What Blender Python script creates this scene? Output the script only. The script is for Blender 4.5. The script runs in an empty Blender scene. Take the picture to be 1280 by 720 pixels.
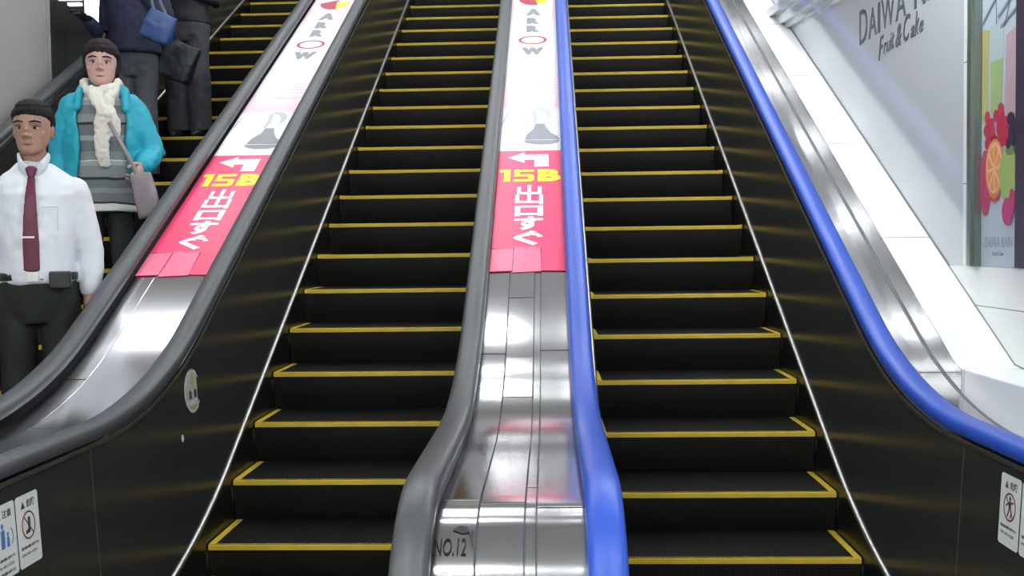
import bpy, bmesh, math, random
from mathutils import Vector, Matrix, noise, Quaternion
random.seed(7)
S = bpy.context.scene
COL = S.collection
PI = math.pi
M30 = math.tan(math.radians(30))
C30, S30 = math.cos(math.radians(30)), math.sin(math.radians(30))

# ------------------------------------------------------------------ materials
def sock(n, *names):
    for k in names:
        if k in n.inputs: return n.inputs[k]
def mat(name, col, rough=.5, metal=0., spec=.5, coat=0., emit=None, es=0., aniso=0., tang=None, bump=None, vary=None):
    m = bpy.data.materials.new(name); m.use_nodes = True
    nt = m.node_tree; b = nt.nodes['Principled BSDF']
    b.inputs['Base Color'].default_value = (*col, 1)
    b.inputs['Roughness'].default_value = rough
    b.inputs['Metallic'].default_value = metal
    sock(b, 'Specular IOR Level', 'Specular').default_value = spec
    if coat: sock(b, 'Coat Weight', 'Clearcoat').default_value = coat; b.inputs['Coat Roughness'].default_value = .08
    if emit:
        sock(b, 'Emission Color', 'Emission').default_value = (*emit, 1); b.inputs['Emission Strength'].default_value = es
    if aniso:
        b.inputs['Anisotropic'].default_value = aniso
        c = nt.nodes.new('ShaderNodeCombineXYZ')
        for i in range(3): c.inputs[i].default_value = tang[i]
        nt.links.new(c.outputs[0], b.inputs['Tangent'])
    if bump:      # (scale vec, strength, distance)
        tc = nt.nodes.new('ShaderNodeTexCoord'); mp = nt.nodes.new('ShaderNodeMapping'); mp.inputs['Scale'].default_value = bump[0]
        nz = nt.nodes.new('ShaderNodeTexNoise'); nz.inputs['Scale'].default_value = 1; nz.inputs['Detail'].default_value = 3
        bp = nt.nodes.new('ShaderNodeBump'); bp.inputs['Strength'].default_value = bump[1]; bp.inputs['Distance'].default_value = bump[2]
        nt.links.new(tc.outputs['Object'], mp.inputs[0]); nt.links.new(mp.outputs[0], nz.inputs[0])
        nt.links.new(nz.outputs[0], bp.inputs['Height']); nt.links.new(bp.outputs[0], b.inputs['Normal'])
    if vary:      # (scale vec, colour2)
        tc = nt.nodes.new('ShaderNodeTexCoord'); mp = nt.nodes.new('ShaderNodeMapping'); mp.inputs['Scale'].default_value = vary[0]
        nz = nt.nodes.new('ShaderNodeTexNoise'); nz.inputs['Scale'].default_value = 1; nz.inputs['Detail'].default_value = 5
        rp = nt.nodes.new('ShaderNodeValToRGB'); e = rp.color_ramp.elements
        e[0].position = .35; e[0].color = (*col, 1); e[1].position = .7; e[1].color = (*vary[1], 1)
        nt.links.new(tc.outputs['Object'], mp.inputs[0]); nt.links.new(mp.outputs[0], nz.inputs[0])
        nt.links.new(nz.outputs[0], rp.inputs[0]); nt.links.new(rp.outputs[0], b.inputs['Base Color'])
    return m

def joints(m, axis, spacing, offset, width, dark=(.18, .19, .19)):
    """thin dark joint lines every `spacing` m along a world axis (stone / panel joints)"""
    nt = m.node_tree; b = nt.nodes['Principled BSDF']; N = nt.nodes.new
    geo = N('ShaderNodeNewGeometry'); sp = N('ShaderNodeSeparateXYZ'); nt.links.new(geo.outputs['Position'], sp.inputs[0])
    a = N('ShaderNodeMath'); a.operation = 'SUBTRACT'; a.inputs[1].default_value = offset; nt.links.new(sp.outputs[axis], a.inputs[0])
    d = N('ShaderNodeMath'); d.operation = 'PINGPONG'; d.inputs[1].default_value = spacing / 2
    nt.links.new(a.outputs[0], d.inputs[0])
    c = N('ShaderNodeMath'); c.operation = 'LESS_THAN'; c.inputs[1].default_value = width / 2; nt.links.new(d.outputs[0], c.inputs[0])
    mx = N('ShaderNodeMix'); mx.data_type = 'RGBA'; nt.links.new(c.outputs[0], mx.inputs[0])
    src = b.inputs['Base Color']
    if src.is_linked: nt.links.new(src.links[0].from_socket, mx.inputs[6])
    else: mx.inputs[6].default_value = src.default_value
    mx.inputs[7].default_value = (*dark, 1); nt.links.new(mx.outputs[2], src)
    return m

MT = {}
MT['black'] = mat('black_step', (.013, .013, .011), .55, 0, .25)
MT['yellow'] = mat('yellow_paint', (.62, .43, .03), .5, 0, .3, vary=((9, 9, 9), (.50, .38, .04)))
MT['panel'] = mat('black_panel', (.026, .027, .027), .19, 0, .26, bump=((1.2, 3, 1.2), .02, .004))
MT['skirt'] = mat('black_skirt', (.008, .008, .008), .3, 0, .4)
MT['chrome'] = mat('bright_trim', (.50, .50, .48), .36, 1.)
MT['dulltrim'] = mat('dull_trim', (.42, .42, .40), .35, 1.)
MT['greyrub'] = mat('grey_rubber', (.062, .065, .070), .38, 0, .5)
MT['bluerub'] = mat('blue_rubber', (.022, .078, .45), .38, 0, .5)
MT['steel'] = mat('brushed_steel', (.64, .64, .645), .15, 1., aniso=.7, tang=(1, 0, 0), bump=((5, 2.2, 2.2), .12, .006))
MT['red'] = mat('red_print', (.80, .045, .15), .28, 0, .6)
MT['pinkred'] = mat('pinkish_red_print', (.87, .17, .29), .25, 0, .6)
MT['white'] = mat('white_print', (.86, .86, .87), .3, 0, .5)
MT['yprint'] = mat('yellow_print', (.95, .75, .02), .3)
MT['gprint'] = mat('grey_print', (.10, .10, .11), .4)
MT['lettermatt'] = mat('matt_dark_letter', (.03, .03, .03), .9, 0, .05)
MT['tape'] = mat('torn_dark_film', (.05, .052, .056), .8, 0, .1)
MT['gprint2'] = mat('mid_grey_print', (.25, .26, .28), .4)
MT['lprint'] = mat('light_grey_print', (.50, .52, .55), .4)
MT['rprint'] = mat('dark_red_print', (.45, .02, .06), .4)
MT['pprint'] = mat('pink_print', (.85, .45, .52), .4)
MT['marble'] = joints(mat('white_marble', (.86, .87, .87), .12, 0, .5, vary=((.8, .8, 2.5), (.82, .84, .84))), 1, .90, 4.62, .005)
MT['marbleface'] = joints(mat('white_marble_riser', (.78, .79, .78), .2, 0, .5, vary=((.8, .8, 2.5), (.70, .72, .72))), 1, 1.1, 3.73, .004)
MT['wallr'] = mat('glossy_white_panel', (.50, .52, .545), .09, 0, .5)
MT['walltile'] = joints(mat('white_wall_tile', (.76, .78, .76), .14, 0, .5), 2, .5, -.255, .004)
MT['groove'] = mat('dark_groove', (.12, .13, .13), .5)
MT['walll'] = joints(mat('grey_wall_panel', (.36, .355, .34), .3, 0, .5, vary=((.5, .7, .5), (.42, .415, .40))), 1, 1.2, 7.0, .012, (.28, .275, .27))
MT['recess'] = mat('pale_blue_grey_wall', (.42, .44, .46), .35)
MT['ceil'] = mat('ceiling_white', (.70, .70, .69), .7)
MT['floor'] = mat('grey_floor', (.35, .34, .32), .35, vary=((3, 3, 3), (.30, .29, .28)))
MT['back'] = mat('back_wall', (.62, .60, .54), .6)
MT['lamp'] = mat('lamp_glow', (.9, .9, .9), .5, emit=(.93, .97, 1.), es=20)
MT['lamp2'] = mat('far_lamp_glow', (.9, .9, .9), .5, emit=(.80, .90, 1.), es=1.6)
MT['housing'] = mat('lamp_housing', (.7, .7, .7), .5)
MT['frame'] = mat('frame_greygreen', (.20, .24, .22), .3, .7)
MT['signwhite'] = mat('sign_white', (.62, .63, .62), .45)
MT['signdark'] = mat('sign_dark', (.05, .05, .05), .5)
MT['signred'] = mat('sign_red', (.16, .03, .035), .5)
MT['signblue'] = mat('sign_blue', (.06, .16, .42), .5)

# ------------------------------------------------------------------ object helpers
def finish(o, parent=None, smooth=False):
    COL.objects.link(o)
    if parent is not None: o.parent = parent
    if smooth:
        for p in o.data.polygons: p.use_smooth = True
    return o
def obj(name, V, F, m, parent=None, smooth=False, mi=None):
    me = bpy.data.meshes.new(name); me.from_pydata([tuple(v) for v in V], [], F)
    ms = m if isinstance(m, (list, tuple)) else [m]
    for k in ms: me.materials.append(MT[k] if isinstance(k, str) else k)
    if mi:
        for p, i in zip(me.polygons, mi): p.material_index = i
    bm = bmesh.new(); bm.from_mesh(me); bmesh.ops.recalc_face_normals(bm, faces=bm.faces); bm.to_mesh(me); bm.free()
    return finish(bpy.data.objects.new(name, me), parent, smooth)
def tag(o, label, cat, group=None):
    o['label'] = label; o['category'] = cat
    if group: o['group'] = group
    return o
def struct(o): o['kind'] = 'structure'; return o
def empty(name, loc=(0, 0, 0)):
    o = bpy.data.objects.new(name, None); o.location = loc; COL.objects.link(o); return o

def Zc(Y, c, zf, R):
    """height of a line that runs level (zf) then climbs at 30 degrees (z = c + Y tan30) with bend radius R"""
    Y0 = (zf - c) / M30; T = R * math.tan(math.radians(15))
    if Y <= Y0 - T: return zf, 0.
    if Y >= Y0 + T * C30: return c + M30 * Y, math.radians(30)
    d = Y - (Y0 - T)
    return zf + R - math.sqrt(R * R - d * d), math.asin(d / R)
def ys(ya, yb):
    out = [ya]; y = ya
    while y < yb - .3:
        y += .06 if y < 5.0 else .35
        out.append(y)
    out.append(yb); return out
def path(c, zf, R, ya, yb):
    P = []
    for y in ys(ya, yb):
        z, a = Zc(y, c, zf, R); P.append((y, z, -math.sin(a), math.cos(a)))
    return P
def newel(c, zf, R, yfront, r, zend, yb, back=True):
    """path with a rounded newel end: from low front, up, over radius r, then level and climbing"""
    P = []
    if back:
        for k in range(9):
            a = PI * 1.5 - k * PI / 16
            P.append((yfront + .16 + .16 * math.cos(a), zend + .16 + .16 * math.sin(a), math.cos(a), math.sin(a)))
    else: P.append((yfront, zend, -1, 0))
    n = 8; zt = zf - r
    z0 = P[-1][1]
    for k in range(1, n): P.append((yfront, z0 + (zt - z0) * k / n, -1, 0))
    for k in range(0, 13):
        a = PI - k * PI / 24
        P.append((yfront + r + r * math.cos(a), zt + r * math.sin(a), math.cos(a), math.sin(a)))
    P += path(c, zf, R, yfront + r + .03, yb)
    return P
def sweep(name, P, prof, X, m, parent=None, smooth=False, vertical=False, V=None, F=None):
    own = V is None
    if own: V, F = [], []
    b0 = len(V); n = len(prof)
    for (y, z, ny, nz) in P:
        if vertical: ny, nz = 0, 1
        for dx, dn in prof: V.append((X + dx, y + ny * dn, z + nz * dn))
    for i in range(len(P) - 1):
        for j in range(n):
            a = b0 + i * n + j; b = b0 + i * n + (j + 1) % n
            F.append((a, b, b + n, a + n))
    F.append(tuple(b0 + j for j in range(n))[::-1]); F.append(tuple(b0 + (len(P) - 1) * n + j for j in range(n)))
    if own: return obj(name, V, F, m, parent, smooth)
def ruled(name, lo, hi, xlo, xhi, th, m, parent=None, side=1):
    """thin wall between two curves with the same Y samples; th thick away from the steps"""
    V, F = [], []
    for (a, b) in zip(lo, hi):
        V += [(xlo, a[0], a[1]), (xhi, b[0], b[1]), (xhi + side * th, b[0], b[1]), (xlo + side * th, a[0], a[1])]
    n = len(lo)
    for i in range(n - 1):
        for j in range(4):
            a = i * 4 + j; b = i * 4 + (j + 1) % 4; F.append((a, b, b + 4, a + 4))
    F += [(0, 1, 2, 3), tuple((n - 1) * 4 + j for j in (3, 2, 1, 0))]
    return obj(name, V, F, m, parent)
def box(V, F, x0, x1, y0, y1, z0, z1):
    b = len(V)
    V += [(x0, y0, z0), (x1, y0, z0), (x1, y1, z0), (x0, y1, z0), (x0, y0, z1), (x1, y0, z1), (x1, y1, z1), (x0, y1, z1)]
    F += [tuple(b + i for i in f) for f in ((0, 3, 2, 1), (4, 5, 6, 7), (0, 1, 5, 4), (1, 2, 6, 5), (2, 3, 7, 6), (3, 0, 4, 7))]
def boxobj(name, x0, x1, y0, y1, z0, z1, m, parent=None, bevel=0):
    V, F = [], []; box(V, F, x0, x1, y0, y1, z0, z1)
    o = obj(name, V, F, m, parent)
    if bevel:
        md = o.modifiers.new('bevel', 'BEVEL'); md.width = bevel; md.segments = 2
    return o

# planar print helpers -------------------------------------------------------
class Plane:
    def __init__(s, o, u, v): s.o = Vector(o); s.u = Vector(u).normalized(); s.v = Vector(v).normalized(); s.n = s.u.cross(s.v).normalized()
    def p(s, a, b, h=0): return s.o + s.u * a + s.v * b + s.n * h
def poly(name, pl, pts, h, th, m, parent=None):
    """flat printed shape: outline pts in plane coords, from height h, thickness th"""
    n = len(pts)
    V = [pl.p(a, b, h) for a, b in pts] + [pl.p(a, b, h + th) for a, b in pts]
    F = [tuple(range(n))[::-1], tuple(range(n, 2 * n))] + [(i, (i + 1) % n, n + (i + 1) % n, n + i) for i in range(n)]
    return obj(name, V, F, m, parent)
def polys(name, pl, lst, h, th, m, parent=None):
    V, F = [], []
    for pts in lst:
        n = len(pts); b = len(V)
        V += [pl.p(x, y, h) for x, y in pts] + [pl.p(x, y, h + th) for x, y in pts]
        F += [tuple(b + i for i in range(n))[::-1], tuple(b + n + i for i in range(n))] + [(b + i, b + (i + 1) % n, b + n + (i + 1) % n, b + n + i) for i in range(n)]
    return obj(name, V, F, m, parent)
def ell(cx, cy, rx, ry, n=32, a0=0, a1=2 * PI): return [(cx + rx * math.cos(a0 + (a1 - a0) * i / n), cy + ry * math.sin(a0 + (a1 - a0) * i / n)) for i in range(n + (0 if abs(a1 - a0) > 6.28 else 1))]
def ring(pl, cx, cy, rx, ry, w, h, th, m, parent, name, n=40):
    V, F = [], []
    for i in range(n):
        a = 2 * PI * i / n
        for rr in (0, -w):
            for hh in (h, h + th): V.append(pl.p(cx + (rx + rr) * math.cos(a), cy + (ry + rr * ry / rx) * math.sin(a), hh))
    for i in range(n):
        a = i * 4; b = ((i + 1) % n) * 4
        F += [(a + 1, b + 1, b + 3, a + 3), (a, a + 2, b + 2, b), (a, b, b + 1, a + 1), (a + 2, a + 3, b + 3, b + 2)]
    return obj(name, V, F, m, parent)
def seg(a, b, w):
    a, b = Vector(a), Vector(b); d = (b - a).normalized() * w / 2; q = Vector((-d.y, d.x))
    return [tuple(a - d + q * 1), tuple(a - d - q), tuple(b + d - q), tuple(b + d + q)]
def text(name, body, pl, x0, y0, w, h, H, m, parent=None, bold=0., shear=0., th=.0006):
    cu = bpy.data.curves.new(name, 'FONT'); cu.body = body; cu.size = 1; cu.offset = bold; cu.shear = shear; cu.resolution_u = 3
    t = bpy.data.objects.new(name, cu); COL.objects.link(t)
    dg = bpy.context.evaluated_depsgraph_get(); me = bpy.data.meshes.new_from_object(t.evaluated_get(dg))
    bpy.data.objects.remove(t)
    if not me.vertices: return None
    xs = [v.co.x for v in me.vertices]; yy = [v.co.y for v in me.vertices]
    ax, bx, ay, by = min(xs), max(xs), min(yy), max(yy)
    V = [((v.co.x - ax) / (bx - ax) * w + x0, (v.co.y - ay) / (by - ay) * h + y0) for v in me.vertices]
    F = [tuple(p.vertices) for p in me.polygons]
    n = len(V)
    ec = {}
    for f in F:
        for i in range(len(f)):
            e = (f[i], f[(i + 1) % len(f)]); k = tuple(sorted(e)); ec[k] = None if k in ec else e
    VV = [pl.p(a, b, H) for a, b in V] + [pl.p(a, b, H + th) for a, b in V]
    FF = [tuple(n + i for i in f) for f in F] + [tuple(f[::-1]) for f in F] + [(e[0], e[1], n + e[1], n + e[0]) for e in ec.values() if e]
    return obj(name, VV, FF, m, parent)

# ------------------------------------------------------------------ camera
F_PX = 1250.; PITCH, YAW, ROLL, CX = -.0396, .0366, .0127, .0965
cd = bpy.data.cameras.new('camera'); cam = bpy.data.objects.new('camera', cd); COL.objects.link(cam); S.camera = cam
cd.sensor_width = 36; cd.lens = F_PX * 36 / 1280; cd.clip_start = .02; cd.clip_end = 100
cam.matrix_world = Matrix.Translation((CX, 0, 0)) @ Matrix.Rotation(YAW, 4, 'Z') @ Matrix.Rotation(PI / 2 + PITCH, 4, 'X') @ Matrix.Rotation(-ROLL, 4, 'Z')

# ------------------------------------------------------------------ levels
FLOOR = -1.43; YT = 11.9
NOSE = (-3.57, FLOOR, 2.3); SK = (-3.485, FLOOR + .085, 3.0)
RAIL = (-2.715, -.578, 2.0); PT = (-2.775, -.62, 2.0); DECK = (-2.78, -.635, 2.0); COPE = (-2.64, -.465, .02)
YN = 2.08

# ------------------------------------------------------------------ escalators
def step_meshes():
    """one step: cleated black body and its yellow edge; origin at the nose, middle of the width"""
    n = 110; W = 1.0; p = W / n
    def comb(V, F, P, xa, xb, dep, base=.02):
        k = int(round((xb - xa) / p)); q = (xb - xa) / k; prof = []
        for i in range(k):
            x = xa + i * q
            prof += [(x, 0), (x + q * .5, 0), (x + q * .55, -dep), (x + q * .95, -dep)]
        prof.append((xb, 0)); b = len(V); m = len(prof)
        for (y, z, ny, nz) in P:
            for dx, dn in prof: V.append((dx, y + ny * dn, z + nz * dn))
        for i in range(len(P) - 1):
            for j in range(m - 1):
                a = b + i * m + j; F.append((a, a + 1, a + 1 + m, a + m))
    V, F = [], []
    comb(V, F, [(.388, 0, 0, 1), (.014, 0, 0, 1)], -.47, .47, .008)
    R = []
    for k in range(9):
        th = math.radians(3.6 + k * 3.6)
        R.append((.4 - .4 * math.cos(th) + .002, -.4 * math.sin(th), -1, 0))
    comb(V, F, R, -.5, .5, .004)
    # under-body slab and side cheeks, so the step is a solid thing
    box(V, F, -.5, .5, .012, .388, -.035, -.009)
    box(V, F, -.5, -.497, .03, .20, -.2, -.03); box(V, F, .497, .5, .03, .20, -.2, -.03)
    body = obj('step', V, F, 'black')
    V, F = [], []
    comb(V, F, [(.016, .0005, 0, 1), (.003, .0005, 0, 1)], -.5, .5, .008)
    # solid yellow nose strip
    pr = [(.014, -.009), (.003, -.002), (0, -.005), (-.001, -.024), (.006, -.026), (.014, -.026)]
    b = len(V)
    for x in (-.5, .5): V += [(x, y, z) for y, z in pr]
    k = len(pr)
    F += [tuple(b + i for i in range(k)), tuple(b + k + i for i in range(k))[::-1]] + [(b + i, b + k + i, b + k + (i + 1) % k, b + (i + 1) % k) for i in range(k)]
    for sx in (-1, 1):
        xa, xb = sorted((sx * .471, sx * .499)); box(V, F, xa, xb, .004, .388, -.009, .001)
    edge = obj('yellow_edge', V, F, 'yellow', body)
    return body, edge
STEP, EDGE = step_meshes()
first_step = [True]

def nose_points(phase):
    pts = []; y = phase
    Y0 = (NOSE[1] - NOSE[0]) / M30; T = NOSE[2] * math.tan(math.radians(15))
    while y < YT - .35: pts.append((y, NOSE[0] + M30 * y)); y += .4 * C30
    y = phase
    # walk down the chain in 0.4 m chords
    z = Zc(y, *NOSE)[0]
    while True:
        lo, hi = y - .42, y - .3
        for _ in range(40):
            mid = (lo + hi) / 2; zm = Zc(mid, *NOSE)[0]
            if math.hypot(y - mid, z - zm) > .4: lo = mid
            else: hi = mid
        y, z = mid, Zc(mid, *NOSE)[0]
        if y < 2.95: break
        pts.append((y, z))
    return [(a, Zc(a, *NOSE)[0]) for a, _ in sorted(pts)]

def escalator(cx, rails, phase, hw, label):
    """rails: [(x of left rail, matname), (x of right rail, matname)]"""
    root = empty('escalator', (cx, 3.0, FLOOR)); tag(root, label, 'escalator')
    inv = Matrix.Translation((-cx, -3.0, -FLOOR))
    def own(o):
        o.parent = root; o.matrix_parent_inverse = inv; return o
    for (y, z) in nose_points(phase):
        if first_step[0]: s, e = STEP, EDGE; first_step[0] = False
        else:
            s = STEP.copy(); COL.objects.link(s); e = EDGE.copy(); COL.objects.link(e); e.parent = s
        s.location = (cx, y, z); s.scale.x = hw / .5; own(s)
    for side, (rx, rm) in zip((-1, 1), rails):
        sx = cx + side * (hw + .005)
        P = newel(*RAIL, YN, .42, FLOOR + .12, YT)
        w = .045
        prof = [(-w, -.022), (-w, .0), (-w + .006, .012), (-w + .018, .019), (0, .021), (w - .018, .019), (w - .006, .012), (w, 0), (w, -.022), (w - .012, -.030), (-w + .012, -.030)]
        own(sweep('handrail', P, prof, rx, rm, None, True))
        # inner panel, its top trim, the bright deflector rail and the skirting
        Y = ys(YN + .05, YT)
        lo = [(y, Zc(y, *SK)[0]) for y in Y]; yc, zc, rc = YN + .42, RAIL[1] - .42, .375
        hi = [(y, min(Zc(y, *PT)[0], zc + math.sqrt(max(0, rc * rc - (yc - y) ** 2)) if y < yc else 9)) for y in Y]
        xt = rx - side * .040
        own(ruled('side_panel', lo, hi, sx + side * .008, xt, .012, 'panel', None, side))
        pt = path(*PT, 2.60, YT)
        own(sweep('panel_trim', pt, [(-.003, -.006), (.003, -.006), (.003, .006), (-.003, .006)], xt - side * .004, 'dulltrim'))
        sp = path(*SK, 2.45, YT)
        prof = [(.012 * math.cos(a) * side, .013 * math.sin(a)) for a in [PI * 2 * k / 12 for k in range(12)]]
        own(sweep('deflector_rail', sp, prof, sx + side * .008, 'chrome', None, True))
        own(sweep('skirt', sp, [(-.0, -.36), (.008 * side, -.36), (.008 * side, -.008), (0, -.008)], sx, 'skirt', vertical=True))
    own(boxobj('comb_plate', cx - hw, cx + hw, 1.4, 3.18, FLOOR + .001, FLOOR + .012, 'dulltrim'))
    V, F = [], []
    n = 55
    for k in range(n):
        x = cx - .495 + k * .99 / n; box(V, F, x, x + .008, 3.181, 3.26, FLOOR + .001, FLOOR + .008)
    own(obj('comb_teeth', V, F, 'yellow'))
    return root

E1 = escalator(.83, [(.222, 'bluerub'), (1.424, 'bluerub')], 3.985, .5, 'right escalator with black steps between two blue handrails beside the white marble wall')
E2 = escalator(-.83, [(-1.424, 'greyrub'), (-.222, 'greyrub')], 4.063, .5, 'empty middle escalator with black yellow-edged steps between two grey handrails')
E3 = escalator(-2.555, [(-3.215, 'greyrub'), (-1.885, 'greyrub')], 7.06 - .4 * C30 * 8, .555, 'left escalator along the grey wall with four people riding down')
# grooves are too small to matter on the rearmost steps: nothing else to add

# ------------------------------------------------------------------ steel decks between / beside the handrails
def deck_profile(w0, w1, top=0., th=.012): return [(w0, top - th), (w1, top - th), (w1, top), (w0, top)]
def deck(label, strips, front=True, lift=0):
    root = empty('balustrade_deck', (strips[0][0], 3, FLOOR)); tag(root, label, 'escalator deck')
    inv = Matrix.Translation(root.location).inverted()
    for (a, b, tp, br) in strips:
      PP = newel(*DECK, YN + .07, .35, FLOOR + .02, YT, back=False)
      br = sorted(br)
      def inter(y):
          for p, q in zip(PP, PP[1:]):
              if p[0] <= y <= q[0] and q[0] > p[0]:
                  f = (y - p[0]) / (q[0] - p[0]); return tuple(p[i] + (q[i] - p[i]) * f for i in range(4))
      cuts = [-9] + br + [99]
      for k, (ca, cb) in enumerate(zip(cuts, cuts[1:])):
        P = [p for p in PP if (ca < p[0] - .004 and p[0] + .004 < cb)]
        if ca > 0: P = [inter(ca + .0015)] + P
        if cb < 90: P = P + [inter(cb - .0015)]
        tp2 = tp + (k % 2) * .0016
        P = [(y, z + 0, ny, nz) for y, z, ny, nz in P]; tp_ = tp2
        o = sweep('deck_plate', P, [(0, -.02 + tp_), (b - a, -.02 + tp_), (b - a, tp_ - .0015), (b - a - .0015, tp_), (.0015, tp_), (0, tp_ - .0015)], a, 'steel', None, False)
        for p in o.data.polygons: p.use_smooth = True
        o.data.set_sharp_from_angle(angle=math.radians(25)) if hasattr(o.data, 'set_sharp_from_angle') else None
        o.parent = root; o.matrix_parent_inverse = inv
    return root
D1 = deck('brushed steel deck between grey and blue handrails, rounded end marked NO.12', [(-.183, -.082, 0, [2.50, 3.62, 4.06]), (-.079, .032, .003, [2.47, 3.08, 3.72, 4.03, 4.43]), (.034, .060, .002, [2.62, 3.5]), (.062, .183, .001, [2.44, 3.42, 4.08])])
D2 = deck('brushed steel deck between the two left grey handrails, with a banner on it', [(-1.845, -1.745, 0, [3.9]), (-1.742, -1.464, .002, [3.45])])
D3 = deck('brushed steel deck strip between blue handrail and white marble coping', [(1.464, 1.608, 0, [3.9, 5.6])])

# ------------------------------------------------------------------ banners
SY0 = 4.62; N30 = (0, -S30, C30)
def deck_plane(): return Plane((0, SY0, DECK[0] + M30 * SY0), (1, 0, 0), (0, C30, S30))
PB = deck_plane()
def banner(x0, x1, label, shoe_dx=0.):
    b = empty('advertising_banner', (x0, SY0, DECK[0] + M30 * SY0)); tag(b, label, 'banner', None)
    inv = Matrix.Translation(b.location).inverted()
    kids = []
    def own(o):
        if o is None: return None
        o.parent = b; o.matrix_parent_inverse = inv; kids.append(o); return o
    H = .0075; cx = (x0 + x1) / 2; wd = x1 - x0
    L = 8.1
    # printed sheet: pale upper part with pink cloudy areas, red lower part, folded end
    m = mat('pale_banner_print', (.88, .86, .88), .42, 0, .4)
    nt = m.node_tree; bs = nt.nodes['Principled BSDF']
    geo = nt.nodes.new('ShaderNodeNewGeometry'); sp = nt.nodes.new('ShaderNodeSeparateXYZ'); nt.links.new(geo.outputs['Position'], sp.inputs[0])
    rp = nt.nodes.new('ShaderNodeValToRGB'); mr = nt.nodes.new('ShaderNodeMapRange'); mr.inputs[1].default_value = 5.7; mr.inputs[2].default_value = 9.2
    nt.links.new(sp.outputs[1], mr.inputs[0]); nt.links.new(mr.outputs[0], rp.inputs[0])
    e = rp.color_ramp.elements; e[0].position = 0; e[0].color = (.86, .87, .90, 1); e[1].position = 1; e[1].color = (.86, .66, .75, 1)
    for ps, cc in ((.17, (.86, .86, .89)), (.185, (.86, .60, .66)), (.24, (.87, .70, .76)), (.36, (.87, .83, .87)), (.52, (.87, .86, .89)), (.66, (.87, .72, .80)), (.82, (.86, .70, .78))):
        q = e.new(ps); q.color = (*cc, 1)
    nt.links.new(rp.outputs[0], bs.inputs['Base Color'])
    own(poly('picture_sheet', PB, [(x0, 1.33), (x1, 1.33), (x1, L), (x0, L)], H - .001, .001, m))
    own(poly('red_sheet', PB, [(x0, .212), (x1, .212), (x1, 1.33), (x0, 1.33)], H - .001, .0014, 'red'))
    a1, a2 = x0 + wd * .30, x0 + wd * .68
    own(polys('folded_end', PB, [[(x0, .0), (a1 - .003, .005), (a1, .212), (x0, .205)], [(a1, -.01), (a2, .0), (a2 - .004, .218), (a1 + .006, .222)]], H - .001, .0018, 'pinkred'))
    own(poly('folded_end', PB, [(a2, .006), (x1, .002), (x1, .212), (a2, .212)], H - .001, .0012, 'red'))
    h2 = H + .001
    # arrow: head to the left, shaft running right then down
    own(poly('arrow', PB, [(cx - .125, 1.235), (cx - .03, 1.305), (cx - .03, 1.275), (cx + .105, 1.275), (cx + .105, 1.115), (cx + .025, 1.115), (cx + .025, 1.205), (cx - .03, 1.205), (cx - .03, 1.165)], h2, .0005, 'white'))
    own(polys('exit_number', PB, [[(cx - .165, 1.045), (cx - .165, 1.08), (cx - .105, 1.08), (cx - .105, .93), (cx - .14, .93), (cx - .14, 1.045)],
        [(cx - .085, 1.08), (cx + .022, 1.08), (cx + .022, 1.05), (cx - .055, 1.05), (cx - .055, 1.022), (cx + .005, 1.022), (cx + .024, 1.008), (cx + .024, .945), (cx + .005, .93), (cx - .088, .93), (cx - .088, .958), (cx - .008, .958), (cx - .008, .992), (cx - .085, .992)]], h2, .0005, 'yprint'))
    own(text('exit_letter', 'B', PB, cx + .044, .93, .126, .15, h2, 'yprint', bold=.06))
    for ch, y, hh in (('出', .665, .225), ('口', .537, .112), ('す', .392, .138), ('ぐ', .238, .148)):
        w = .145
        own(text('lettering', ch, PB, cx - w / 2 - .0, y, w, hh, h2, 'white', bold=.016 if ch == '出' else .042))
    # picture: ankle shoe and leg in greys
    sx = cx + .062
    own(poly('shoe_picture', PB, [(sx - .105, 1.475), (sx - .09, 1.44), (sx - .03, 1.415), (sx + .05, 1.415), (sx + .10, 1.44), (sx + .108, 1.475)], h2, .0004, 'gprint2'))
    own(poly('shoe_picture', PB, [(sx - .095, 1.485), (sx + .11, 1.485), (sx + .095, 1.53), (sx + .06, 1.58), (sx + .032, 1.66), (sx + .02, 1.72), (sx - .035, 1.72), (sx - .045, 1.64), (sx - .085, 1.56)], h2, .0004, 'gprint2'))
    own(poly('shoe_picture', PB, [(sx - .05, 1.72), (sx - .035, 1.72), (sx - .02, 1.80), (sx - .03, 1.93), (sx - .06, 1.955), (sx - .05, 1.85)], h2, .0004, 'lprint'))
    own(poly('shoe_picture', PB, [(sx - .06, 1.965)] + ell(sx - .01, 1.87, .075, .105, 14, PI * .7, -PI * .16) + [(sx + .03, 1.74), (sx + .035, 1.80), (sx + .028, 1.87), (sx + .0, 1.93)], h2, .0004, 'lprint'))
    own(poly('dark_stripe', PB, [(x0 + .001, 1.75), (x0 + .001, 1.68), (x0 + .05, 1.98), (x0 + .055, 2.02)], h2, .0004, 'lprint'))
    own(text('small_print', 'LEFT TURN 2 : SHOES & CO', PB, cx - .02, 2.20, .17, .028, h2, 'pprint'))
    for k in range(4): own(polys('print_grid', PB, [[(cx + .055 + j * .022, 2.30 + k * .055), (cx + .070 + j * .022, 2.30 + k * .055), (cx + .070 + j * .022, 2.312 + k * .055), (cx + .055 + j * .022, 2.312 + k * .055)] for j in range(5)], h2, .0004, 'pprint'))
    for ch, y, hh, w in (('W', 2.965, .155, .165), ('R', 3.47, .155, .10), ('R', 3.67, .15, .10), ('A', 3.885, .17, .12)):
        own(text('logo_lettering', ch, PB, cx - w / 2, y, w, hh, h2, 'gprint2', bold=.10))
    own(ring(PB, cx, 3.285, .105, .095, .022, h2, .0005, 'rprint', None, 'logo_lettering'))
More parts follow.
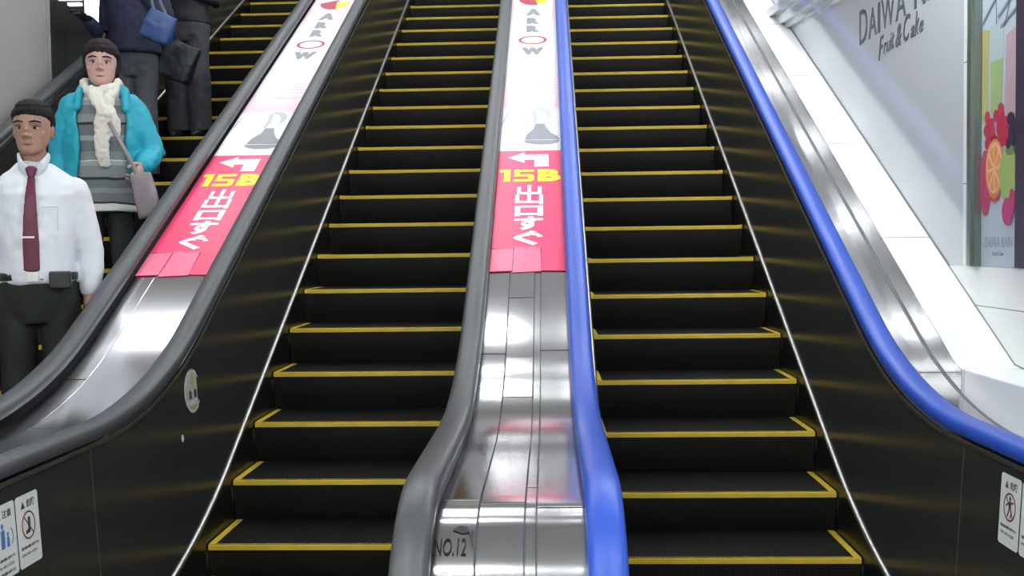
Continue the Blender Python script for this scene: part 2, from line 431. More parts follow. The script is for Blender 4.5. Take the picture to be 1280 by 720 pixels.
    own(poly('logo_mark', PB, ell(cx, 4.33, .12, .17, 18, PI, 1.6 * PI) + [(cx + .02, 4.42)], h2, .0005, 'rprint'))
    own(poly('logo_mark', PB, ell(cx + .01, 4.33, .11, .14, 18, 1.55 * PI, 2.1 * PI) + [(cx + .01, 4.36)], h2 + .0002, .0006, 'yprint'))
    return b
banner(-.176, .176, 'pink and red exit banner on the steel deck between grey and blue handrails')
banner(-1.838, -1.47, 'pink and red exit banner on the steel deck between two grey handrails')

# ------------------------------------------------------------------ stickers, signs, NO.12
# newel front plane of the centre deck
fy = YN + .07
PN = Plane((0, fy - .0005, 0), (1, 0, 0), (0, 0, 1))
def onnewel(z):
    r = .35; zt = DECK[1] - r
    return fy if z < zt else fy + r - math.sqrt(max(0, r * r - (z - zt) ** 2))
t = empty('number_sticker', (-.13, onnewel(-.70), -.70)); tag(t, 'clear NO.12 sticker with torn dark corner on rounded steel deck end', 'sticker')
inv = Matrix.Translation(t.location).inverted()
NZ = -.0
def onnewel(z):  # y of the deck surface at height z on the rounded end
    r = .35; zt = DECK[1] - r
    return fy if z < zt else fy + r - math.sqrt(max(0, r * r - (z - zt) ** 2))
def lay(o, root, inv):
    for v in o.data.vertices:
        v.co.y = onnewel(v.co.z) + (v.co.y - fy)
    o.parent = root; o.matrix_parent_inverse = inv; return o
lay(text('lettering', 'NO.12', PN, -.178, -.708, .076, .028, .003, 'lettermatt', bold=.0), t, inv)
lay(polys('torn_corner', PN, [[(-.138, -.668), (-.122, -.661), (-.104, -.663), (-.095, -.671), (-.114, -.673)], [(-.098, -.673), (-.087, -.668), (-.086, -.702), (-.090, -.692)]], .003, .0006, 'tape'), t, inv)
t2 = empty('warning_sticker', (-.145, onnewel(-.78), -.78)); tag(t2, 'small white sticker with dark red characters below the NO.12 marking', 'sticker')
inv2 = Matrix.Translation(t2.location).inverted()
lay(poly('paper', PN, [(-.158, -.80), (-.128, -.80), (-.128, -.735), (-.158, -.735)], .003, .0006, 'signwhite'), t2, inv2)
lay(text('lettering', '非常', PN, -.153, -.757, .020, .013, .0042, 'rprint', bold=.01), t2, inv2)
lay(text('lettering', '停止', PN, -.153, -.777, .020, .013, .0042, 'rprint', bold=.01), t2, inv2)

def panel_plane(side, Y, Z):
    """plane on an outer inner-panel near (Y,Z) on the flat part; u runs to the viewer's right"""
    zl, zh = Zc(Y, *SK)[0], Zc(Y, *PT)[0]
    xl, xh = .83 + .513, 1.424 - .040
    f = (Z - zl) / (zh - zl); x = (xl + (xh - xl) * f) * side
    v = Vector(((xh - xl) * side, 0, zh - zl)).normalized()
    u = Vector((0, -1, 0)) if side > 0 else Vector((0, 1, 0))
    return Plane((x, Y, Z), u, v)
def warning(side, Y, Z, label, kind, w=.118, h=.20):
    pl = panel_plane(side, Y, Z)
    root = empty('warning_sign', pl.o); tag(root, label, 'warning sign'); inv = Matrix.Translation(pl.o).inverted()
    def own(o):
        if o is not None: o.parent = root; o.matrix_parent_inverse = inv
        return o
    r = .006
    base = [(r, 0), (w - r, 0), (w, r), (w, h - r), (w - r, h), (r, h), (0, h - r), (0, r)]
    own(poly('sticker', pl, base, .0005, .001, 'signwhite')); H = .0016
    cx, cy = w / 2, h * .56
    title = '危険' if kind != 'blue' else '注意'
    own(text('lettering', title, pl, cx - .004, h - .038, .044, .022, H, 'signdark', bold=.012))
    own(poly('warning_mark', pl, [(cx - .034, h - .038), (cx - .012, h - .038), (cx - .023, h - .017)], H, .0004, 'signdark'))
    if kind == 'blue':
        own(polys('pictogram', pl, [ell(cx - .008, cy + .030, .006, .008, 12), [(cx - .018, cy - .03), (cx + .0, cy - .03), (cx + .002, cy + .02), (cx - .016, cy + .02)], ell(cx + .017, cy + .005, .005, .006, 12), [(cx + .010, cy - .03), (cx + .024, cy - .03), (cx + .022, cy - .002), (cx + .012, cy - .002)]], H, .0004, 'signblue'))
        for s in (-1, 1):
            pts = ell(cx, cy - .005, .042, .036, 12, -.6 if s > 0 else PI - .6, .6 if s > 0 else PI + .6)
            own(polys('pictogram', pl, [seg(pts[i], pts[i + 1], .003) for i in range(len(pts) - 1)], H, .0004, 'signblue'))
    else:
        own(ring(pl, cx, cy, .036, .040, .0045, H, .0005, 'signred', None, 'prohibition_ring'))
        own(poly('prohibition_bar', pl, seg((cx - .023, cy + .028), (cx + .023, cy - .028), .004), H + .0005, .0004, 'signred'))
        if kind == 'legs':
            own(polys('pictogram', pl, [[(cx - .002, cy + .022), (cx + .010, cy + .022), (cx + .009, cy - .010), (cx + .006, cy - .022), (cx - .016, cy - .024), (cx - .016, cy - .014), (cx - .003, cy - .010)]], H, .0004, 'signdark'))
        else:
            own(polys('pictogram', pl, [ell(cx + .001, cy + .024, .006, .006, 12), [(cx - .006, cy - .004), (cx + .008, cy - .004), (cx + .007, cy + .017), (cx - .006, cy + .017)],
                seg((cx - .004, cy + .012), (cx - .020, cy + .002), .005), seg((cx + .006, cy + .012), (cx + .020, cy + .016), .005),
                seg((cx - .002, cy - .004), (cx - .010, cy - .026), .006), seg((cx + .004, cy - .004), (cx + .012, cy - .016), .006), seg((cx + .012, cy - .016), (cx + .007, cy - .028), .005)], H, .0004, 'signdark'))
    for k, wl in enumerate((.092, .084, .088) if kind == 'blue' else (.092, .080)):
        own(text('lettering', '手すりにつかまってください' if k % 2 else '黄色い線の内側にお乗り下さい', pl, .012, h * .245 - k * .019, wl, .009, H, 'signdark'))
    return root
warning(1, 2.872, -.852, 'white prohibition sign with crossed-out running figure on the black panel under the blue handrail', 'child')
warning(1, 2.745, -.852, 'white sign at the frame edge, beside the crossed-out running figure sign', 'legs')
warning(-1, 2.678, -.872, 'white prohibition sign with crossed-out leg on the black panel beside the caution sign', 'legs')
warning(-1, 2.553, -.872, 'white caution sign with blue adult and child, at the frame edge', 'blue')

pl = panel_plane(-1, 4.05, -.57)
r = empty('round_sticker', pl.o); tag(r, 'round white sticker with two small dark figures on the black side panel', 'sticker'); inv = Matrix.Translation(pl.o).inverted()
def own_r(o, root=None): o.parent = root or r; o.matrix_parent_inverse = inv; return o
MT['agedwhite'] = mat('aged_sticker', (.42, .42, .38), .5, vary=((40, 40, 40), (.30, .29, .24)))
MT['ochre'] = mat('ochre_print', (.35, .29, .12), .5)
own_r(poly('disc', pl, ell(0, 0, .092, .090), .0005, .001, 'agedwhite'))
own_r(ring(pl, 0, 0, .086, .084, .006, .0016, .0003, 'lprint', None, 'border_ring'))
own_r(polys('pictogram', pl, [ell(-.028, -.008, .016, .014, 14), ell(.028, -.008, .016, .014, 14), [(-.045, -.03), (-.010, -.03), (-.016, -.018), (-.040, -.018)], [(.012, -.03), (.045, -.03), (.040, -.018), (.016, -.018)]], .0016, .0004, 'signdark'))
own_r(poly('ochre_print', pl, ell(.004, .040, .020, .024, 16), .0016, .0004, 'ochre'))
own_r(poly('ochre_print', pl, [(-.045, -.06), (.045, -.06), (.02, -.078), (-.02, -.078)], .0016, .0004, 'ochre'))
pl = panel_plane(-1, 3.91, -.74)
o = poly('dot_sticker', pl, ell(0, 0, .011, .015, 16), .0005, .001, 'signwhite'); tag(o, 'tiny white dot sticker below the round sticker on the black side panel', 'sticker')

# panel joints on the two outer side panels: thin dull strips belonging to the panels
for side, e in ((1, E1), (-1, E2)):
    for (ya) in (3.14,):
        pts_lo = Zc(ya, *SK)[0]; pts_hi = Zc(ya, *PT)[0]
        pln = panel_plane(side, ya, pts_lo + .02); hh = pts_hi - pts_lo - .03
        o = poly('panel_joint', pln, [(0, 0), (.0035, 0), (.0035, hh), (0, hh)], .0004, .0008, 'dulltrim')
        o.parent = e; o.matrix_parent_inverse = e.matrix_world.inverted() if False else Matrix.Translation((-e.location.x, -e.location.y, -e.location.z))

# ------------------------------------------------------------------ right side: riser, coping, wall
XR0, XR1 = 1.620, 1.835
P = path(*COPE, .6, 13.2)
o = sweep('trim_1', P, [(0, -.30), (XR1 - XR0 + .02, -.30), (XR1 - XR0 + .02, 0), (.004, 0), (0, -.004)], XR0, 'marble', vertical=True); struct(o)
# stainless fascia strip on the climbing part of the riser
Pf = [q for q in path(-2.64, -.465, .02, 3.735, 13.1)]
struct(sweep('trim_7', [q for q in path(DECK[0], DECK[1], DECK[2], 2.2, 13.1)], [(-.012, -.02), (0, -.02), (0, .001), (-.012, .001)], XR0, 'groove', vertical=True))
o = sweep('trim_2', Pf, [(-.004, -.139), (.0, -.139), (.0, -.004), (-.004, -.004)], XR0, 'steel', vertical=True); struct(o)
# dark joint where the coping meets the wall
o = sweep('trim_3', P, [(-.007, .0005), (.0, .0005), (0, .0035), (-.007, .0035)], XR1, 'groove', vertical=True); struct(o)
o = boxobj('wall_right', XR1, XR1 + .2, -3.2, 15.2, FLOOR - .1, 7.5, 'wallr'); struct(o)
# white stone dado with joints under the lettering panel
o = boxobj('wall_right_tiles', XR1 - .004, XR1, .4, 7.3, -.50, -.098, 'walltile'); struct(o)
o = boxobj('wall_right_pilaster', XR1 - .006, XR1, 4.155, 4.250, -.098, 2.5, 'walltile'); struct(o)
for k, (z0, z1, d) in enumerate(((1.56, 1.60, .03), (1.60, 1.68, .06), (1.68, 1.74, .10))):
    V, F = [], []
    for (y, z) in ((5.2, -.16), (7.55, 0)):
        V += [(XR1, y, z0 + z), (XR1 - d, y, z0 + z), (XR1 - d, y, z1 + z), (XR1, y, z1 + z)]
    F = [(0, 1, 2, 3), (7, 6, 5, 4)] + [(i, (i + 1) % 4 + 0, (i + 1) % 4 + 4, i + 4) for i in range(4)]
    struct(obj('trim_%d' % (4 + k), V, F, 'wallr'))

PW = Plane((XR1, 0, 0), (0, -1, 0), (0, 0, 1))
def pw(Y): return -Y
t = empty('shop_lettering', (XR1, 5.2, 1.1)); tag(t, 'grey shop name DAIWA with Fruit & Cake in italics on the glossy white wall', 'lettering'); inv = Matrix.Translation(t.location).inverted()
def own_t(o): o.parent = t; o.matrix_parent_inverse = inv; return o
MT['wletter'] = mat('wall_letter_grey', (.085, .10, .11), .4)
xx = pw(5.655)
for ch, w, hh in (('D', .135, .185), ('A', .13, .155), ('I', .035, .155), ('W', .19, .155), ('A', .14, .155), (' ', .07, 0), ('R', .14, .185), ('A', .13, .155), ('I', .03, .155), ('N', .14, .155)):
    if ch != ' ': own_t(text('letter', ch, PW, xx, 1.100, w, hh, .0005, 'wletter', bold=-.002, th=.003))
    xx += w + .022
xx = pw(5.335)
for ch, w, y0, hh in (('F', .075, -.02, .12), ('r', .04, 0, .055), ('u', .055, 0, .052), ('i', .018, 0, .085), ('t', .03, 0, .08), ('&', .085, -.005, .11), ('C', .095, 0, .125), ('a', .05, 0, .055), ('k', .055, 0, .11), ('e', .05, 0, .055)):
    own_t(text('letter', ch, PW, xx, .975 + y0, w, hh, .0005, 'wletter', shear=.35, bold=.006, th=.003)); xx += w + (.022 if ch in 't&' else .004)

# ------------------------------------------------------------------ poster
P0, P1, PZ0, PZ1 = pw(4.080), pw(3.775), -.095, 1.65
t = empty('wall_poster', (XR1, 3.95, PZ0)); tag(t, 'tall poster of drinks and cut fruit in a grey frame on right wall', 'poster'); inv = Matrix.Translation(t.location).inverted()
def ow(o): o.parent = t; o.matrix_parent_inverse = inv; return o
MT['poster'] = mat('poster_paper', (.42, .50, .55), .35)
def cm(n, c): MT[n] = mat(n, c, .4); return n
V, F = [], []
box(V, F, XR1 - .03, XR1, 4.082, 4.158, PZ0, 2.2); box(V, F, XR1 - .040, XR1 - .002, 4.100, 4.112, PZ0, 2.2)
ow(obj('frame', V, F, 'frame'))
ow(boxobj('frame_edge', XR1 - .012, XR1, 3.35, 3.773, PZ0, 2.2, cm('frame_purple', (.035, .02, .045))))
ow(poly('sheet', PW, [(P0, PZ0), (P1, PZ0), (P1, 2.2), (P0, 2.2)], .001, .002, 'poster'))
cxp = (P0 + P1) / 2; H = .0035
def shape(name, pts, c, h=0): return ow(poly(name, PW, pts, H + h, .0006, cm(name + '_%d' % len(MT), c)))  # print colours muted to imitate glare on the poster glass
# glasses: yellow, green, pink, with bent straws on top
shape('juice_glass', [(P0 + .004, .47), (P0 + .060, .46), (P0 + .066, .83), (P0 + .003, .84)], (.42, .40, .16))
shape('juice_glass', [(P0 + .085, .50), (P0 + .175, .50), (P0 + .185, .70), (P0 + .075, .70)], (.32, .42, .18))
shape('juice_glass', [(P0 + .075, .70), (P0 + .185, .70), (P0 + .19, .84), (P0 + .07, .84)], (.40, .50, .50))
shape('juice_glass', [(P0 + .20, .45), (P1 - .002, .45), (P1 - .002, .80), (P0 + .21, .78)], (.46, .32, .36))
for A_, B_, W_ in (((.01, .87), (.125, .94), .013), ((.125, .94), (.128, .84), .006), ((.15, .865), (.24, .905), .013), ((.24, .905), (.20, .82), .006), ((.17, .82), (.30, .865), .013)):
    shape('straw', seg((P0 + A_[0], A_[1]), (P0 + B_[0], B_[1]), W_), (.17, .20, .26), .001)
for i in range(30):
    a = random.random() * .20; b = random.random() * .13
    shape('strawberry', ell(P0 + .045 + a, .38 + b * (1 if a < .15 else .6), .024, .024, 12), (.40 + .1 * random.random(), .03, .07), .0008 + i * .0001)
ox, oy = P0 + .125, .285
shape('orange_slice', ell(ox, oy, .078, .115), (.62, .22, .09), .004)
shape('orange_slice', ell(ox, oy + .004, .068, .100), (.74, .42, .24), .0046)
for k in range(8):
    a = k * PI / 4 + .1; shape('orange_segment', [(ox + .010 * math.cos(a + .35), oy + .016 * math.sin(a + .35)), (ox + .058 * math.cos(a + .08), oy + .084 * math.sin(a + .08)), (ox + .061 * math.cos(a + .35), oy + .090 * math.sin(a + .35)), (ox + .058 * math.cos(a + .66), oy + .084 * math.sin(a + .66))], (.68, .27, .10), .0052)
shape('red_berry', ell(ox - .002, .185, .045, .030), (.50, .08, .08), .0036)
shape('dragon_fruit', ell(P0 + .040, .235, .050, .130), (.46, .05, .14), .002)
shape('green_apple', ell(P1 - .060, .255, .070, .110), (.30, .42, .12), .006)
shape('green_apple', ell(P1 - .045, .345, .034, .020), (.14, .20, .08), .0066)
shape('cherry', ell(P1 - .065, .115, .042, .052), (.46, .03, .16), .0065)
shape('cherry', ell(P1 - .026, .150, .024, .050), (.44, .03, .14), .0067)
shape('grape', ell(P1 - .028, .410, .030, .070), (.03, .02, .04), .0065)
for i in range(7): shape('grape', ell(P1 - .022 - .035 * random.random(), .35 + .13 * random.random(), .018, .020, 14), (.04, .02, .05), .007 + i * .0001)
ow(text('lettering', 'DAIWA RAIN', PW, P0 + .035, -.020, .235, .042, H, cm('faint_grey', (.28, .32, .36))))
ow(text('lettering', 'Fruit & Cake', PW, P0 + .10, -.052, .10, .016, H, 'faint_grey', shear=.3))

# ------------------------------------------------------------------ room shell
struct(boxobj('floor', -5.6, 1.84, -3.2, 3.0, FLOOR - .1, FLOOR, 'floor'))
struct(boxobj('floor_upper', -5.6, 1.84, YT + .02, 15.2, 3.12, 3.22, 'floor'))
struct(boxobj('floor_pit', -5.6, 1.84, 3.0, 5.2, FLOOR - .75, FLOOR - .65, 'skirt'))
struct(boxobj('wall_left', -3.65, -3.42, -3.2, 7.05, FLOOR - .1, 7.5, 'walll'))
struct(boxobj('wall_left_recess', -5.6, -5.4, 6.9, 15.2, .0, 7.5, 'recess'))
struct(boxobj('wall_back', -5.6, 1.84, -3.4, -3.2, FLOOR - .1, 7.5, 'back'))
struct(boxobj('wall_front', -5.6, 1.84, 15.0, 15.2, 0, 7.5, 'back'))
struct(boxobj('wall_recess_end', -5.4, -3.42, 11.4, 11.5, .3, 2.75, 'recess'))
struct(boxobj('floor_recess', -5.4, -3.42, 7.05, 11.4, .9, 1.0, 'floor'))
struct(boxobj('ceiling_recess', -5.4, -3.42, 7.05, 11.5, 2.54, 2.64, 'ceil'))
struct(boxobj('ceiling', -5.6, 1.84, -3.2, 3.3, 1.35, 1.45, 'ceil'))
CC = 1.35 - M30 * 3.3
V = [(-5.6, 3.3, 1.35), (1.84, 3.3, 1.35), (1.84, 12.5, CC + M30 * 12.5), (-5.6, 12.5, CC + M30 * 12.5)]
V += [(x, y, z + .1) for x, y, z in V]
struct(obj('ceiling_slope', V, [(0, 1, 2, 3), (7, 6, 5, 4), (0, 1, 5, 4), (1, 2, 6, 5), (2, 3, 7, 6), (3, 0, 4, 7)], 'ceil'))
struct(boxobj('ceiling_upper', -5.6, 1.84, 12.5, 15.2, CC + M30 * 12.5, CC + M30 * 12.5 + .1, 'ceil'))

# ------------------------------------------------------------------ lamps
def lamp_proto(w, d):
    root = empty('ceiling_lamp'); V, F = [], []
    box(V, F, -w / 2, w / 2, -d / 2, d / 2, -.03, 0)
    obj('housing', V, F, 'housing', root)
    V, F = [], []; box(V, F, -w / 2 + .02, w / 2 - .02, -d / 2 + .012, d / 2 - .012, -.05, -.031)
    obj('diffuser', V, F, 'lamp', root)
    return root
def place_lamp(proto, first, x, y, z, rx, label, group):
    if first: r = proto
    else:
        r = proto.copy(); COL.objects.link(r)
        for ch in proto.children: c = ch.copy(); COL.objects.link(c); c.parent = r
    r.location = (x, y, z); r.rotation_euler = (rx, 0, 0); tag(r, label, 'ceiling lamp', group); return r
LP = lamp_proto(1.25, .16); first = True
for (x, ya) in ((-2.45, 0), (-.75, 0), (.95, 0)):
    for k in range(6):
        y = 4.1 + k * 1.45 + ya
        place_lamp(LP, first, x, y, CC + M30 * y - .002, math.radians(30), 'long white lamp across the sloping ceiling over the escalators', 'lamps on the sloping ceiling'); first = False
for k in range(5):  # unseen lamp run added to brighten the marble coping below it
    y = 3.9 + k * 1.75
    r = place_lamp(LP, False, 1.55, y, CC + M30 * y - .002, 0, 'added long white lamp down the slope beside the right wall, brightening the coping', 'added lamps beside the right wall')
    r.rotation_euler = (Matrix.Rotation(math.radians(30), 3, 'X') @ Matrix.Rotation(PI / 2, 3, 'Z')).to_euler()
for x in (-2.6, -.75, 1.0):  # unseen landing lamps, extra rows added to brighten the rounded deck end
    for y in (-2.6, -1.75, -.9, -.05, .8, 1.65):
        place_lamp(LP, False, x, y, 1.348, 0, 'unseen long white lamp over the lower landing, put in to light the rounded deck end', 'added lamps over the landing')
# fluorescent lamps seen in the side recess, top left
def strip(x0, x1, y, z, label):
    r = empty('strip_lamp', ((x0 + x1) / 2, y, z)); tag(r, label, 'strip lamp'); cx = (x0 + x1) / 2
    V, F = [], []; box(V, F, x0 - cx, x1 - cx, -.03, .03, -.03, .02); obj('housing', V, F, 'housing', r)
    V, F = [], []; box(V, F, x0 - cx + .01, x1 - cx - .01, -.025, .025, -.055, -.031); obj('tube', V, F, 'lamp2', r)
strip(-4.613, -4.37, 9.6, 2.505, 'left pale blue strip lamp glowing at the top of the left recess')
strip(-4.35, -4.20, 9.6, 2.505, 'right pale blue strip lamp glowing at the top of the left recess')
strip(-4.66, -4.51, 9.9, 2.525, 'shorter faint strip lamp just below the two bright strip lamps')
MT['box'] = mat('bright_patch_glow', (.9, .9, .85), .5, emit=(1., .98, .90), es=1.6)  # glowing panel added in place of the bright upper floor beyond
o = boxobj('bright_patch_panel', -4.03, -3.80, 8.9, 8.98, 2.08, 2.535, 'box', bevel=.01); tag(o, 'added glowing panel for a white patch of light behind the raised arm of the navy-jacketed person', 'glowing panel')

# ------------------------------------------------------------------ people
def frames(pts):
    pts = [Vector(p) for p in pts]; T = []
    for i in range(len(pts)):
        a = pts[max(0, i - 1)]; b = pts[min(len(pts) - 1, i + 1)]; T.append((b - a).normalized())
    return pts, T
def tube(V, F, pts, rad, up=(0, 1, 0), n=16, dome=True):
    """closed tapering tube; rad entries r or (r_side, r_up)"""
    pts, T = frames(pts); rad = [(q, q) if not isinstance(q, tuple) else q for q in rad]
    rings = []
    u = Vector(up)
    for i, (p, t) in enumerate(zip(pts, T)):
        s = t.cross(u)
        if s.length < 1e-3: s = t.cross(Vector((1, 0, 0)))
        s.normalize(); q = s.cross(t).normalized()
        rings.append((p, t, s, q, rad[i]))
    seq = []
    p, t, s, q, r = rings[0]; m = min(r)
    if dome:
        for k in (80, 55, 28): a = math.radians(k); seq.append((p - t * m * math.sin(a), s, q, (r[0] * math.cos(a), r[1] * math.cos(a))))
    seq += [(p, s, q, r) for p, t, s, q, r in rings]
    p, t, s, q, r = rings[-1]; m = min(r)
    if dome:
        for k in (28, 55, 80): a = math.radians(k); seq.append((p + t * m * math.sin(a), s, q, (r[0] * math.cos(a), r[1] * math.cos(a))))
    b = len(V)
    for p, s, q, r in seq:
        for k in range(n):
            a = 2 * PI * k / n; V.append(p + s * r[0] * math.cos(a) + q * r[1] * math.sin(a))
    for i in range(len(seq) - 1):
        for k in range(n):
            F.append((b + i * n + k, b + i * n + (k + 1) % n, b + (i + 1) * n + (k + 1) % n, b + (i + 1) * n + k))
    F.append(tuple(b + k for k in range(n))[::-1]); F.append(tuple(b + (len(seq) - 1) * n + k for k in range(n)))
def loft(V, F, rings, n=28, M=None):
    """rings: (z, rx, ry, cx, cy[, squareness])"""
    b = len(V)
    for rg in rings:
        z, rx, ry, cx, cy = rg[:5]; sq = rg[5] if len(rg) > 5 else 1.
        for k in range(n):
            a = 2 * PI * k / n; c, s = math.cos(a), math.sin(a)
            c = math.copysign(abs(c) ** sq, c); s = math.copysign(abs(s) ** sq, s)
            v = Vector((cx + rx * c, cy + ry * s, z)); V.append(M @ v if M else v)
    for i in range(len(rings) - 1):
        for k in range(n): F.append((b + i * n + k, b + i * n + (k + 1) % n, b + (i + 1) * n + (k + 1) % n, b + (i + 1) * n + k))
    F.append(tuple(b + k for k in range(n))[::-1]); F.append(tuple(b + (len(rings) - 1) * n + k for k in range(n)))
def blob(V, F, c, r, M=None, n=12):
    rg = []
    for i in range(n + 1):
        a = -PI / 2 + PI * i / n; k = max(.02, math.cos(a)); rg.append((c[2] + r[2] * math.sin(a), r[0] * k, r[1] * k, c[0], c[1]))
    loft(V, F, rg, 16, M)
def fuse(name, V, F, m, parent, voxel, smooth=3, wr=0., wscale=14, wfun=None):
    """merge overlapping closed shapes into one continuous skin"""
    me = bpy.data.meshes.new(name); me.from_pydata([tuple(v) for v in V], [], F)
    bm = bmesh.new(); bm.from_mesh(me); bmesh.ops.recalc_face_normals(bm, faces=bm.faces); bm.to_mesh(me); bm.free()
    o = bpy.data.objects.new(name, me); COL.objects.link(o)
    r = o.modifiers.new('r', 'REMESH'); r.mode = 'VOXEL'; r.voxel_size = voxel
    if smooth: s = o.modifiers.new('s', 'SMOOTH'); s.iterations = smooth; s.factor = .5
    dg = bpy.context.evaluated_depsgraph_get(); nm = bpy.data.meshes.new_from_object(o.evaluated_get(dg))
    nm.name = name; o.modifiers.clear(); o.data = nm
    if wr:
        nrm = [v.normal.copy() for v in nm.vertices]
        for v, nn in zip(nm.vertices, nrm):
            q = v.co * wscale; v.co += nn * wr * (noise.noise(Vector((q.x, q.y, q.z * .6))) + .5 * noise.noise(q * 2.3))
    nm.materials.clear(); nm.materials.append(MT[m] if isinstance(m, str) else m)
    for p in nm.polygons: p.use_smooth = True
    if parent is not None: o.parent = parent
    return o
def hand(V, F, wrist, d, pn, side, curl=.35, sc=1.):
    """palm, four unequal curled fingers, thumb. d: pointing direction, pn: palm normal (towards palm), side: +1 thumb along d x pn"""
    w = Vector(wrist); d = Vector(d).normalized(); pn = Vector(pn); pn = (pn - d * pn.dot(d)).normalized(); s = d.cross(pn).normalized() * side
    tube(V, F, [w - d * .02, w + d * .03 * sc, w + d * .085 * sc], [(.026 * sc, .019 * sc), (.036 * sc, .018 * sc), (.040 * sc, .014 * sc)], up=pn, n=14)
    for k, (off, ln) in enumerate(((.030, .068), (.010, .078), (-.010, .072), (-.029, .055))):
        p = w + d * .082 * sc + s * off * sc; ang = curl * .5; pts = [p - d * .02]; dd = d
        pts.append(p)
        for j, f in enumerate((.45, .32, .23)):
            dd = (d * math.cos(ang) + pn * math.sin(ang)).normalized(); p = p + dd * ln * sc * f; pts.append(p); ang += curl * 1.1
        tube(V, F, pts, [.0095 * sc, .0095 * sc, .009 * sc, .0082 * sc, .0072 * sc], up=pn, n=8)
    p = w + d * .022 * sc + s * .028 * sc; dd = (d * .65 + s * .75 + pn * .25).normalized(); q = p + dd * .035 * sc
    d2 = (d * .95 + s * .25 + pn * .3).normalized(); q2 = q + d2 * .028 * sc; q3 = q2 + (d2 + pn * .2).normalized() * .022 * sc
    tube(V, F, [p - dd * .01, p, q, q2, q3], [.013 * sc, .013 * sc, .0115 * sc, .010 * sc, .0085 * sc], up=pn, n=8)
HEAD = [(.0, .020, .018, -.062), (.03, .034, .034, -.054), (.08, .046, .050, -.042), (.16, .056, .064, -.026), (.26, .063, .076, -.014), (.38, .069, .086, -.004), (.50, .073, .092, 0.), (.62, .075, .096, .003), (.74, .074, .095, .006), (.84, .067, .088, .008), (.92, .053, .072, .01), (.97, .034, .048, .011), (1.0, .012, .018, .012)]
def head(V, F, M, h=.222):
    loft(V, F, [(z * h, rx, ry, 0, cy) for z, rx, ry, cy in HEAD], 24, M)
    def tb(p, r, **k): tube(V, F, [M @ Vector(q) for q in p], r, up=M.to_3x3() @ Vector((0, 0, 1)), **k)
    tb([(0, -.088, .56 * h), (0, -.098, .46 * h), (0, -.108, .37 * h), (0, -.092, .33 * h)], [.007, .009, .013, .010], n=10)
    for s in (-1, 1):
        tb([(s * .004, -.095, .35 * h), (s * .014, -.093, .345 * h)], [.008, .007], n=8)
        tb([(s * .014, -.089, .59 * h), (s * .034, -.086, .60 * h), (s * .052, -.070, .575 * h)], [.006, .007, .006], n=8)
        blob(V, F, (s * .040, -.050, .38 * h), (.022, .020, .026), M)
        blob(V, F, (s * .076, .012, .45 * h), (.007, .017, .032), M)
    tb([(-.024, -.077, .215 * h), (0, -.088, .222 * h), (.024, -.077, .215 * h)], [.005, .008, .005], n=8)
    tb([(-.020, -.077, .175 * h), (0, -.086, .172 * h), (.020, -.077, .175 * h)], [.005, .008, .005], n=8)
    blob(V, F, (0, -.068, .06 * h), (.020, .018, .016), M)
def face_bits(M, parent, h=.222, brow='hairblack', lips='lips'):
    def o(name, V, F, m): return obj(name, V, F, m, parent, True)
    for s in (-1, 1):
        V, F = [], []; blob(V, F, (s * .031, -.0745, .50 * h), (.013, .012, .0085), M, 10); o('eye', V, F, 'eyewhite')
        V, F = [], []; blob(V, F, (s * .031, -.0850, .50 * h), (.0058, .0030, .0060), M, 8); o('iris', V, F, 'iris')
        V, F = [], []; tube(V, F, [M @ Vector(q) for q in ((s * .017, -.0855, .535 * h), (s * .031, -.0875, .545 * h), (s * .046, -.0775, .528 * h))], [.003, .0038, .003], n=8); o('eyelid', V, F, 'skinshade')
        V, F = [], []; tube(V, F, [M @ Vector(q) for q in ((s * .014, -.0965, .612 * h), (s * .034, -.0945, .630 * h), (s * .054, -.0775, .605 * h))], [.003, .0042, .0028], n=8); o('eyebrow', V, F, brow)
    V, F = [], []; tube(V, F, [M @ Vector(q) for q in ((-.022, -.0815, .198 * h), (0, -.0935, .197 * h), (.022, -.0815, .198 * h))], [.0032, .0060, .0032], n=8); o('lips', V, F, lips)
def hair(M, parent, m, h=.222, thick=.010, fringe=.76, nape=.30, wr=.004, vol=1., name='hair', side_front=-.045, side_low=.50, side_taper=.45):
    V, F = [], []; rg = []
    for i in range(19):
        z = nape + (1.03 + .02 * vol - nape) * i / 18
        # outline of the skull at z
        zz = min(z, 1.0); rx = ry = cy = 0
        for a, b in zip(HEAD, HEAD[1:]):
            if a[0] <= zz <= b[0] + 1e-9:
                f = (zz - a[0]) / (b[0] - a[0]); rx, ry, cy = (a[j] + (b[j] - a[j]) * f for j in (1, 2, 3))
        if z > .93: k = max(0., 1.05 + .02 * vol - z) / (.12 + .02 * vol); rx, ry = max(rx, .058 * math.sqrt(k)), max(ry, .078 * math.sqrt(k)); cy = .01
        ts = thick * (side_taper + (1 - side_taper) * min(1, max(0, (z - .40) / .35)))
        ft = thick * min(1, max(.15, (z - fringe) / .14)) if z > fringe - .06 else thick * .15
        rx += ts; back = cy + ry + ts; ry += ft
        sf = side_front + (.020 - side_front) * min(1, max(0, (side_low - z) / .1))
        wz_ = .11
        if z < fringe - wz_: front = sf
        elif z < fringe: front = sf + (cy - ry - sf) * ((z - fringe + wz_) / wz_) ** 1.3
        else: front = cy - ry
        c = (front + back) / 2; rg.append((z * h, rx, (back - front) / 2, 0, c))
    loft(V, F, rg, 28, M)
    return fuse(name, V, F, m, parent, .004, 3, wr, 60)

